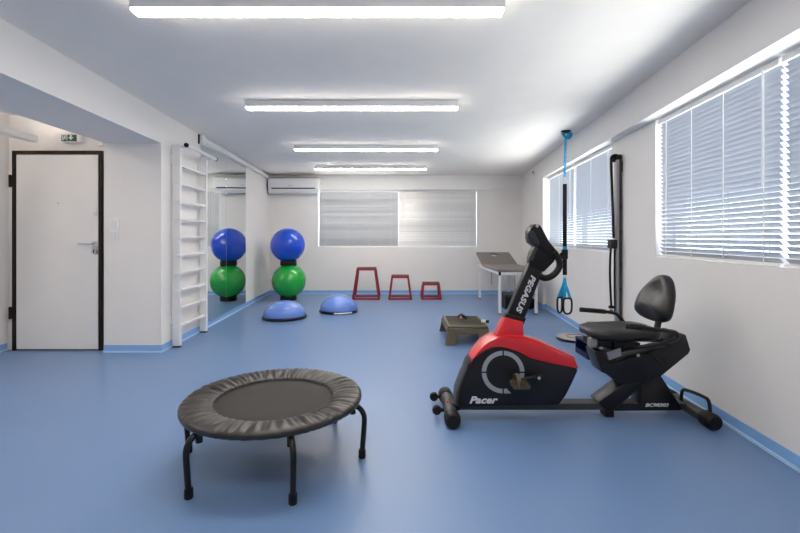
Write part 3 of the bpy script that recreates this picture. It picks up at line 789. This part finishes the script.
# ------------------------------------------------------------------ plyometric boxes
def plyo(xc, yc, wb, wt, h, db, label):
    t = thing('plyo_stool', label, 'jump stool', (xc, yc, 0), 'red jump stools against the back wall')
    dt = wt * .78; r = .016
    bt = {(sx, sy): Vector((xc + sx * (wb / 2 - r), yc + sy * (db / 2 - r), r)) for sx in (-1, 1) for sy in (-1, 1)}
    tp = {(sx, sy): Vector((xc + sx * (wt / 2 - r), yc + sy * (dt / 2 - r), h - .045)) for sx in (-1, 1) for sy in (-1, 1)}
    for k in bt: obj('leg', tube(BM(), [bt[k], tp[k]], r * 1.25, 4), 'redsteel', t)
    b = BM()
    for a, c in (((-1, -1), (1, -1)), ((1, -1), (1, 1)), ((1, 1), (-1, 1)), ((-1, 1), (-1, -1))):
        p, q = bt[a], bt[c]
        box(b, min(p.x, q.x) - r, max(p.x, q.x) + r, min(p.y, q.y) - r, max(p.y, q.y) + r, 0.0, .034)
    obj('base_frame', b, 'redsteel', t)
    obj('top_frame', box(BM(), xc - wt / 2, xc + wt / 2, yc - dt / 2, yc + dt / 2, h - .05, h - .012, .004), 'redsteel', t)
    obj('top_pad', box(BM(), xc - wt / 2 + .004, xc + wt / 2 - .004, yc - dt / 2 + .004, yc + dt / 2 - .004, h - .0118, h, .003), 'darktop', t)
plyo(-.652, 8.42, .526, .375, .605, .45, 'tallest of the three red steel jump stools, nearest the blue domes')
plyo(.003, 8.42, .45, .345, .455, .45, 'middle-height red steel jump stool, under the back window')
plyo(.602, 8.42, .385, .335, .315, .42, 'lowest of the three red steel jump stools, nearest the treatment table')

# ------------------------------------------------------------------ balls and domes
def sphere(c, r, squash=1.0):
    n = 40
    return lathe(BM(), [(max(0, r * math.sin(PI * k / n)) if 0 < k < n else 0, -r * squash * math.cos(PI * k / n)) for k in range(n + 1)], c, 64)
bxc, byc = -2.128, 8.2
def ringstand(z0, z1, label):
    r = BM(); lathe(r, [(.125, z0), (.148, z0), (.152, z0 + .01), (.152, z1 - .01), (.148, z1), (.138, z1), (.125, z1 - .02), (.125, z0)], (bxc, byc, 0), 48)
    return tag(obj('ball_ring', r, 'rubber', autos=40), label, 'ring stand', 'black ball rings')
ringstand(0, .081, 'black ring stand on the floor under the green exercise ball')
g = sphere((bxc + .008, byc, .368), .322, .985)
t = thing('exercise_ball', 'shiny green exercise ball below the blue one in the corner', 'ball', (bxc, byc, .05)); obj('ball', g, 'greengloss', t, smooth=True)
obj('valve', lathe(BM(), [(0, .004), (.012, .003), (.014, -.004)], (bxc + .008, byc - .323, .368), 12, 'y'), 'greengloss', t)
ringstand(.661, .751, 'black ring between the green and the blue exercise ball')
t = thing('exercise_ball', 'shiny blue exercise ball on top of the green one in the corner', 'ball', (bxc, byc, .73)); obj('ball', sphere((bxc - .012, byc, 1.045), .326, .99), 'bluegloss', t, smooth=True)
obj('valve', lathe(BM(), [(0, .004), (.012, .003), (.014, -.004)], (bxc - .012, byc - .327, 1.045), 12, 'y'), 'bluegloss', t)

def bosu(xc, yc, r, h, label, tilt=0):
    t = thing('balance_dome', label, 'balance trainer', (xc, yc, 0), 'blue balance domes')
    obj('base', lathe(BM(), [(0, 0), (r * .93, 0), (r, .012), (r * 1.0, .036), (r * .965, .046), (0, .046)], (xc, yc, 0), 64), 'black', t, autos=40)
    n = 18; pr_ = [(r * .955 * math.cos(PI / 2 * k / n) if k < n else 0, .0465 + (h - .0465) * math.sin(PI / 2 * k / n)) for k in range(n + 1)]
    pr_ = [(r * .955, .0462)] + pr_
    obj('dome', lathe(BM(), pr_, (xc, yc, 0), 64), 'dome', t, smooth=True)
    for zz, rr in ((.105, None), (.165, None)):
        q = math.asin((zz - .0465) / (h - .0465)); ra = r * .955 * math.cos(q) + .001
        b = BM(); tube(b, [(xc + ra * math.cos(2 * PI * k / 64), yc + ra * math.sin(2 * PI * k / 64), zz) for k in range(64)], .0025, 6, closed=True)
        obj('dome_rib', b, 'dome', t, smooth=True)
    return t
bosu(-1.712, 6.38, .322, .262, 'blue half-dome balance trainer in front of the ball stack')
t = bosu(-.985, 6.90, .308, .272, 'blue half-dome balance trainer with a white label, nearer the jump stools')
b = BM(); rows = []
for k in range(13):
    a = math.radians(-95 + k * 4.6); rr = .3095
    rows.append([b.verts.new((-.985 + rr * math.cos(a), 6.90 + rr * math.sin(a), z)) for z in (.014, .036)])
for A, B in zip(rows, rows[1:]): b.faces.new((A[0], B[0], B[1], A[1]))
obj('white_label', b, 'signwhite', t)

# ------------------------------------------------------------------ treatment table
t = thing('treatment_table', 'folding treatment table with raised taupe head section on white legs', 'treatment table', (1.84, 7.6, 0))
X0, X1, Y0, Y1, TZ = 1.53, 2.135, 6.66, 8.56, .655
b = BM(); s = .022
box(b, X0, X1, Y0, Y0 + .04, TZ - .04, TZ, .004); box(b, X0, X1, Y1 - .04, Y1, TZ - .04, TZ, .004)
box(b, X0, X0 + .04, Y0 + .04, Y1 - .04, TZ - .04, TZ, .004); box(b, X1 - .04, X1, Y0 + .04, Y1 - .04, TZ - .04, TZ, .004)
obj('bed_frame', b, 'white', t)
for xx, yy in ((X0 + .022, Y0 + .02), (X1 - .022, Y0 + .02), (X0 + .022, Y1 - .2), (X1 - .022, Y1 - .2)):
    lg = obj('leg', box(BM(), xx - .02, xx + .02, yy - .02, yy + .02, .015, TZ - .0405, .004), 'white', t)
    obj('rubber_foot', box(BM(), xx - .021, xx + .021, yy - .021, yy + .021, 0, .0148, .003), 'rubber', lg)
obj('leg_joint', box(BM(), X0 - .003, X0 + .035, Y0 - .004, Y0 + .012, TZ - .052, TZ + .002, .004), 'black', t)
hy0 = 7.86
obj('mattress', box(BM(), X0 - .02, X1 + .02, Y0 - .01, hy0 - .01, TZ + .0005, TZ + .05, .018, 3), 'taupe', t, autos=50)
# head section tilted up, with a face hole
b = BM(); Lh = .70; W = (X1 - X0) / 2 + .02; nseg = 28
def head(bm, z):
    outer = []
    def edge(q):                       # point on the rectangle boundary at angle q
        c, s_ = math.cos(q), math.sin(q); k = min(W / max(abs(c), 1e-6), (Lh / 2) / max(abs(s_), 1e-6)); return (c * k, s_ * k)
    angs = sorted([2 * PI * k / nseg for k in range(nseg)] + [math.atan2(Lh / 2 * sy, W * sx) % (2 * PI) for sx in (-1, 1) for sy in (-1, 1)])
    O = [bm.verts.new((*edge(a), z)) for a in angs]; I = [bm.verts.new((.085 * math.cos(a), .20 + .085 * math.sin(a), z)) for a in angs]
    return O, I
Ot, It = head(b, .032); Ob, Ib = head(b, 0); n = len(Ot)
for k in range(n):
    k2 = (k + 1) % n
    b.faces.new((Ot[k], Ot[k2], It[k2], It[k])); b.faces.new((Ob[k2], Ob[k], Ib[k], Ib[k2]))
    b.faces.new((Ob[k], Ob[k2], Ot[k2], Ot[k])); b.faces.new((It[k], It[k2], Ib[k2], Ib[k]))
bmesh.ops.recalc_face_normals(b, faces=b.faces)
ang = math.radians(17.5)
Rm = Matrix.Translation(((X0 + X1) / 2, hy0, TZ + .004)) @ Matrix.Rotation(ang, 4, 'X') @ Matrix.Translation((0, Lh / 2, 0))
b.transform(Rm); obj('head_section', b, 'taupe', t)
for xx in (X0 + .06, X1 - .06):
    obj('head_strut', tube(BM(), [(xx, 8.35, TZ - .02), (xx, 8.30, TZ + .16)], .008, 8), 'steel', t, smooth=True)
for xx, yy in ((X0 + .19, Y1 - .45), (X1 - .20, Y0 + .6)):
    obj('brace_cable', tube(BM(), [(xx, yy, TZ - .03), (xx + .01, yy, .30)], .008, 6), mat('grey_cable', (.4, .39, .38), .5), t, smooth=True)
# crate and bag below the table
t = thing('storage_crate', 'black crate with a grey rim on the floor under the treatment table', 'crate', (1.88, 7.3, 0))
b = BM(); cx0, cx1, cy0, cy1, ch = 1.745, 2.02, 7.12, 7.50, .20
box(b, cx0, cx1, cy0, cy0 + .015, 0, ch); box(b, cx0, cx1, cy1 - .015, cy1, 0, ch)
box(b, cx0, cx0 + .015, cy0 + .015, cy1 - .015, 0, ch); box(b, cx1 - .015, cx1, cy0 + .015, cy1 - .015, 0, ch); box(b, cx0 + .015, cx1 - .015, cy0 + .015, cy1 - .015, 0, .015)
obj('crate_body', b, 'black', t)
obj('rim', box(BM(), cx0 - .01, cx1 + .01, cy0 - .01, cy1 + .01, ch + .0005, ch + .045, .006), 'darkgrey', t)
tag(obj('sports_bag', lathe(BM(), [(0, -.17), (.07, -.165), (.095, -.13), (.10, 0), (.095, .13), (.07, .165), (0, .17)], (2.155, 7.25, .10), 24, 'y'), 'webbing', autos=60),
    'black rolled bag under the right side of the treatment table', 'bag')

# ------------------------------------------------------------------ suspension trainer
sy_ = 5.27
def sp(u, v, y=sy_): return at(u, v, y)
a0 = sp(566, 131)
t = thing('suspension_trainer', 'black and cyan suspension trainer strap hanging from the ceiling by the window', 'suspension trainer', (a0.x, sy_, HC))
obj('ceiling_anchor', lathe(BM(), [(0, -.028), (.03, -.026), (.055, -.012), (.060, -.0005), (0, -.0005)], (a0.x, sy_, HC), 24), 'black', t, autos=40)
b = BM(); tube(b, smooth_path([(a0.x - .045, sy_ - .01, HC - .018), (a0.x - .035, sy_ - .03, HC - .065), (a0.x + .005, sy_ - .035, HC - .095), (a0.x + .045, sy_ - .02, HC - .055), (a0.x + .05, sy_, HC - .018)], 6), .02, 8, flat=(.004, .026, (0, 0, 1)))
tube(b, smooth_path([(a0.x - .02, sy_ + .01, HC - .02), (a0.x, sy_, HC - .085), (a0.x + .025, sy_ + .01, HC - .02)], 6), .02, 8, flat=(.004, .022, (1, 0, 0)))
obj('anchor_sling', b, 'cyan', t, smooth=True)
b = BM(); zt_, zb_ = HC - .09, sp(0, 177).z
for ph in (0, PI):
    tube(b, [(a0.x - .005 - .01 * k / 40 + .010 * math.sin(k * .75 + ph), sy_ + .010 * math.cos(k * .75 + ph), zt_ + (zb_ - zt_) * k / 40) for k in range(41)], .0075, 6)
obj('upper_cord', b, 'cyan', t, smooth=True)
cxx = sp(564.8, 0).x
b = BM(); tube(b, smooth_path([(cxx, sy_, zb_ + .01), (cxx + .022, sy_, zb_ - .02), (cxx + .018, sy_, zb_ - .075), (cxx, sy_, zb_ - .095), (cxx - .018, sy_, zb_ - .075), (cxx - .022, sy_, zb_ - .02)], 6, True), .0055, 8, closed=True)
obj('carabiner', b, 'steel', t, smooth=True)
zs0, zs1 = zb_ - .085, sp(0, 252).z
obj('main_strap', box(BM(), cxx - .024, cxx + .024, sy_ - .006, sy_ + .006, zs1, zs0, .003), 'webbing', t)
obj('buckle', box(BM(), cxx - .038, cxx + .034, sy_ - .022, sy_ + .018, sp(0, 259).z, sp(0, 249.5).z, .008), 'black', t)
tg = sp(563.5, 249)
obj('cyan_tab', box(BM(), cxx - .026, cxx + .026, sy_ - .012, sy_ - .0062, sp(0, 249.3).z, sp(0, 246.5).z, .002), 'cyan', t)
obj('side_tab', profile(BM(), [(cxx - .085, sp(0, 257).z), (cxx - .03, sp(0, 259).z), (cxx - .03, sp(0, 252).z), (cxx - .055, sp(0, 253).z)], sy_ - .008, sy_ + .006, .003), 'webbing', t)
obj('lower_strap', box(BM(), cxx - .026, cxx + .026, sy_ - .006, sy_ + .006, sp(0, 275).z, sp(0, 259).z - .0005, .003), 'webbing', t)
b = BM(); tube(b, smooth_path([(cxx - .018, sy_, sp(0, 274).z), (cxx, sy_, sp(0, 277).z - .03), (cxx + .018, sy_, sp(0, 274).z)], 6), .005, 8); obj('link_ring', b, 'steel', t, smooth=True)
for (hx, hyy, wd) in ((-.045, .045, .030), (.018, -.04, .052)):
    top = Vector((cxx, sy_, sp(0, 277.5).z)); zc = sp(0, 306).z; hx_ = cxx + hx
    b = BM()
    for sgn in (-1, 1):
        tube(b, [top, top + Vector((hx * .3, hyy * .3, -.09)), Vector((hx_ + sgn * wd * .75, sy_ + hyy, zc + .085))], .02, 8, flat=(.003, .017, (0, 1, 0)))
    hd = obj('handle_webbing', b, 'cyan', t, smooth=True)
    b = BM(); tube(b, smooth_path([(hx_ - wd * .8, sy_ + hyy, zc + .09), (hx_, sy_ + hyy, zc + .10), (hx_ + wd * .8, sy_ + hyy, zc + .09), (hx_ + wd, sy_ + hyy, zc + .02), (hx_ + wd * .8, sy_ + hyy, zc - .065),
                                   (hx_, sy_ + hyy, zc - .09), (hx_ - wd * .8, sy_ + hyy, zc - .065), (hx_ - wd, sy_ + hyy, zc + .02)], 6, True), .012, 10, closed=True)
    obj('foot_loop_grip', b, 'rubber', hd, smooth=True)

# ------------------------------------------------------------------ wall pulley column
py_ = 4.30
pw = lambda y, d: (xR(y) - d, y)
t = thing('pulley_column', 'tall grey metal pulley column with black cords fixed to the wall between the windows', 'pulley station', (xR(py_), py_, 0))
def wbox(bm, y0, y1, d0, d1, z0, z1, bev=.003):
    return prism(bm, [pw(y0, d1), pw(y1, d1), pw(y1, d0), pw(y0, d0)], z0, z1, bev)
ztop = 1.97
obj('column', wbox(BM(), py_ - .030, py_ + .030, .012, .062, .03, ztop), 'alu', t)
obj('side_channel', wbox(BM(), py_ - .038, py_ - .0305, .012, .036, .03, ztop), 'greyshell', t)
for zz in (.12, 1.9):
    obj('wall_bracket', wbox(BM(), py_ - .03, py_ + .03, .0005, .0115, zz - .05, zz + .05), 'black', t)
for zz in (1.50, 1.25, .93, .68):
    obj('adjustment_hole', wbox(BM(), py_ - .042, py_ - .0385, .014, .034, zz - .016, zz + .016, .002), 'black', t)
obj('top_pulley', lathe(BM(), [(0, -.02), (.035, -.02), (.042, -.012), (.036, 0), (.042, .012), (.035, .02), (0, .02)], (xR(py_) - .058, py_ + .01, ztop + .02), 20, 'y'), 'black', t, autos=40)
obj('top_cap', wbox(BM(), py_ - .04, py_ + .035, .008, .055, ztop + .0005, ztop + .05, .012), 'black', t)
d_ = .088
b = BM(); tube(b, smooth_path([(xR(py_) - .06, py_, ztop + .05), (xR(py_) - d_ - .01, py_, ztop + .03), (xR(py_) - d_ - .015, py_, ztop - .05), (xR(py_) - d_, py_, 1.5), (xR(py_) - d_ + .01, py_, 1.19)], 6), .013, 8)
obj('upper_cord', b, 'rubber', t, smooth=True)
obj('sliding_carriage', wbox(BM(), py_ - .06, py_ + .05, .0625, .125, 1.085, 1.175, .01), 'black', t)
for dx, dz0, sw in ((.106, .50, .008), (.070, .42, .0)):
    b = BM(); tube(b, smooth_path([(xR(py_) - dx, py_, 1.095), (xR(py_) - dx - sw, py_, .95), (xR(py_) - dx - sw, py_, .75), (xR(py_) - dx + .004, py_, dz0)], 6), .011 if sw else .008, 8)
    cd = obj('lower_cord', b, 'rubber', t, smooth=True)
    if sw:
        obj('cord_stopper', lathe(BM(), [(0, -.022), (.016, -.018), (.021, 0), (.016, .018), (0, .022)], (xR(py_) - dx + .004, py_, dz0 - .045), 16), 'greyshell', cd, smooth=True)
        obj('cord_clip', box(BM(), xR(py_) - dx - .02, xR(py_) - dx + .028, py_ - .015, py_ + .015, dz0 - .015, dz0 + .015, .005), 'black', cd)
obj('base_foot', wbox(BM(), py_ - .05, py_ + .05, .0185, .09, 0, .0298, .005), 'black', t)

# ------------------------------------------------------------------ things on the floor by the right wall
c = at(573, 339.5, 5.06)
t = thing('balance_disc', 'round beige balance board lying on the floor near the right wall', 'balance board', (c.x, 5.03, 0))
obj('board', lathe(BM(), [(0, .0), (.165, 0), (.186, .012), (.19, .030), (.184, .036), (0, .037)], (c.x, 5.03, 0), 48), 'beige', t, autos=40)
b = BM(); tube(b, [(c.x + .03 + .11 * math.cos(2 * PI * k / 48), 5.03 + .11 * math.sin(2 * PI * k / 48), .0375) for k in range(48)], .004, 6, closed=True)
obj('grip_ring', b, 'greyshell', t, smooth=True)
obj('edge_band', lathe(BM(), [(.1905, .012), (.193, .014), (.193, .026), (.1905, .028)], (c.x, 5.03, 0), 48), 'rubber', t)
t = thing('storage_box', 'navy blue open-sided plastic box on the floor behind the bike seat', 'box', (1.86, 4.36, 0))
kx0, kx1, ky0, ky1, kh = 1.835, 1.995, 4.20, 4.50, .165
b = BM(); w = .018
box(b, kx0, kx1, ky0, ky1, 0, w); box(b, kx0, kx1, ky0, ky1, kh - w, kh); box(b, kx0, kx1, ky0, ky0 + w, w, kh - w); box(b, kx0, kx1, ky1 - w, ky1, w, kh - w); box(b, kx1 - w, kx1, ky0 + w, ky1 - w, w, kh - w)
obj('shell', b, 'navy', t)
obj('front_lip', box(BM(), kx0 - .004, kx0 + .012, ky0 + .0185, ky1 - .0185, .0182, .055), 'navy', t)
t = thing('equipment_case', 'dark navy equipment case standing beside the open navy box under the bike seat', 'case', (2.08, 4.45, 0))
obj('case_body', box(BM(), 2.02, 2.17, 4.30, 4.66, 0, .25, .015), 'navy', t)
obj('lid', box(BM(), 2.015, 2.175, 4.295, 4.665, .2505, .285, .012), mat('dark_navy_lid', (.010, .014, .04), .35), t)
for yy in (4.36, 4.56):
    obj('latch', box(BM(), 2.009, 2.0145, yy - .02, yy + .02, .235, .27, .002), 'steel', t)

# ------------------------------------------------------------------ daylight outside
w = bpy.data.worlds.new('daylight'); S.world = w; w.use_nodes = True
nt = w.node_tree; bg = nt.nodes['Background']
tc = nt.nodes.new('ShaderNodeTexCoord'); sep = nt.nodes.new('ShaderNodeSeparateXYZ'); cr = nt.nodes.new('ShaderNodeValToRGB')
mr = nt.nodes.new('ShaderNodeMapRange'); mr.inputs['From Min'].default_value = -1; mr.inputs['From Max'].default_value = 1
nt.links.new(tc.outputs['Generated'], sep.inputs[0]); nt.links.new(sep.outputs['Z'], mr.inputs['Value']); nt.links.new(mr.outputs['Result'], cr.inputs['Fac'])
e = cr.color_ramp.elements; e[0].position = .40; e[0].color = (.98, .97, .95, 1); e[1].position = .56; e[1].color = (.17, .22, .32, 1)
nt.links.new(cr.outputs['Color'], bg.inputs['Color']); bg.inputs['Strength'].default_value = 12.0

# ------------------------------------------------------------------ camera and view
cam = bpy.data.cameras.new('camera'); co = bpy.data.objects.new('camera', cam); COL.objects.link(co)
co.location = (0, 0, EYE); co.rotation_euler = (PI / 2, 0, 0)
cam.sensor_width = 36; cam.lens = F / 800 * 36; cam.shift_y = -(266.5 - HZ) / 800
cam.clip_start = .05
S.camera = co
S.view_settings.view_transform = 'Standard'; S.view_settings.look = 'None'; S.view_settings.gamma = 1
S.view_settings.use_curve_mapping = False; S.view_settings.exposure = 0.08
S.cycles.use_denoising = True
S.cycles.max_bounces = 10; S.cycles.diffuse_bounces = 6
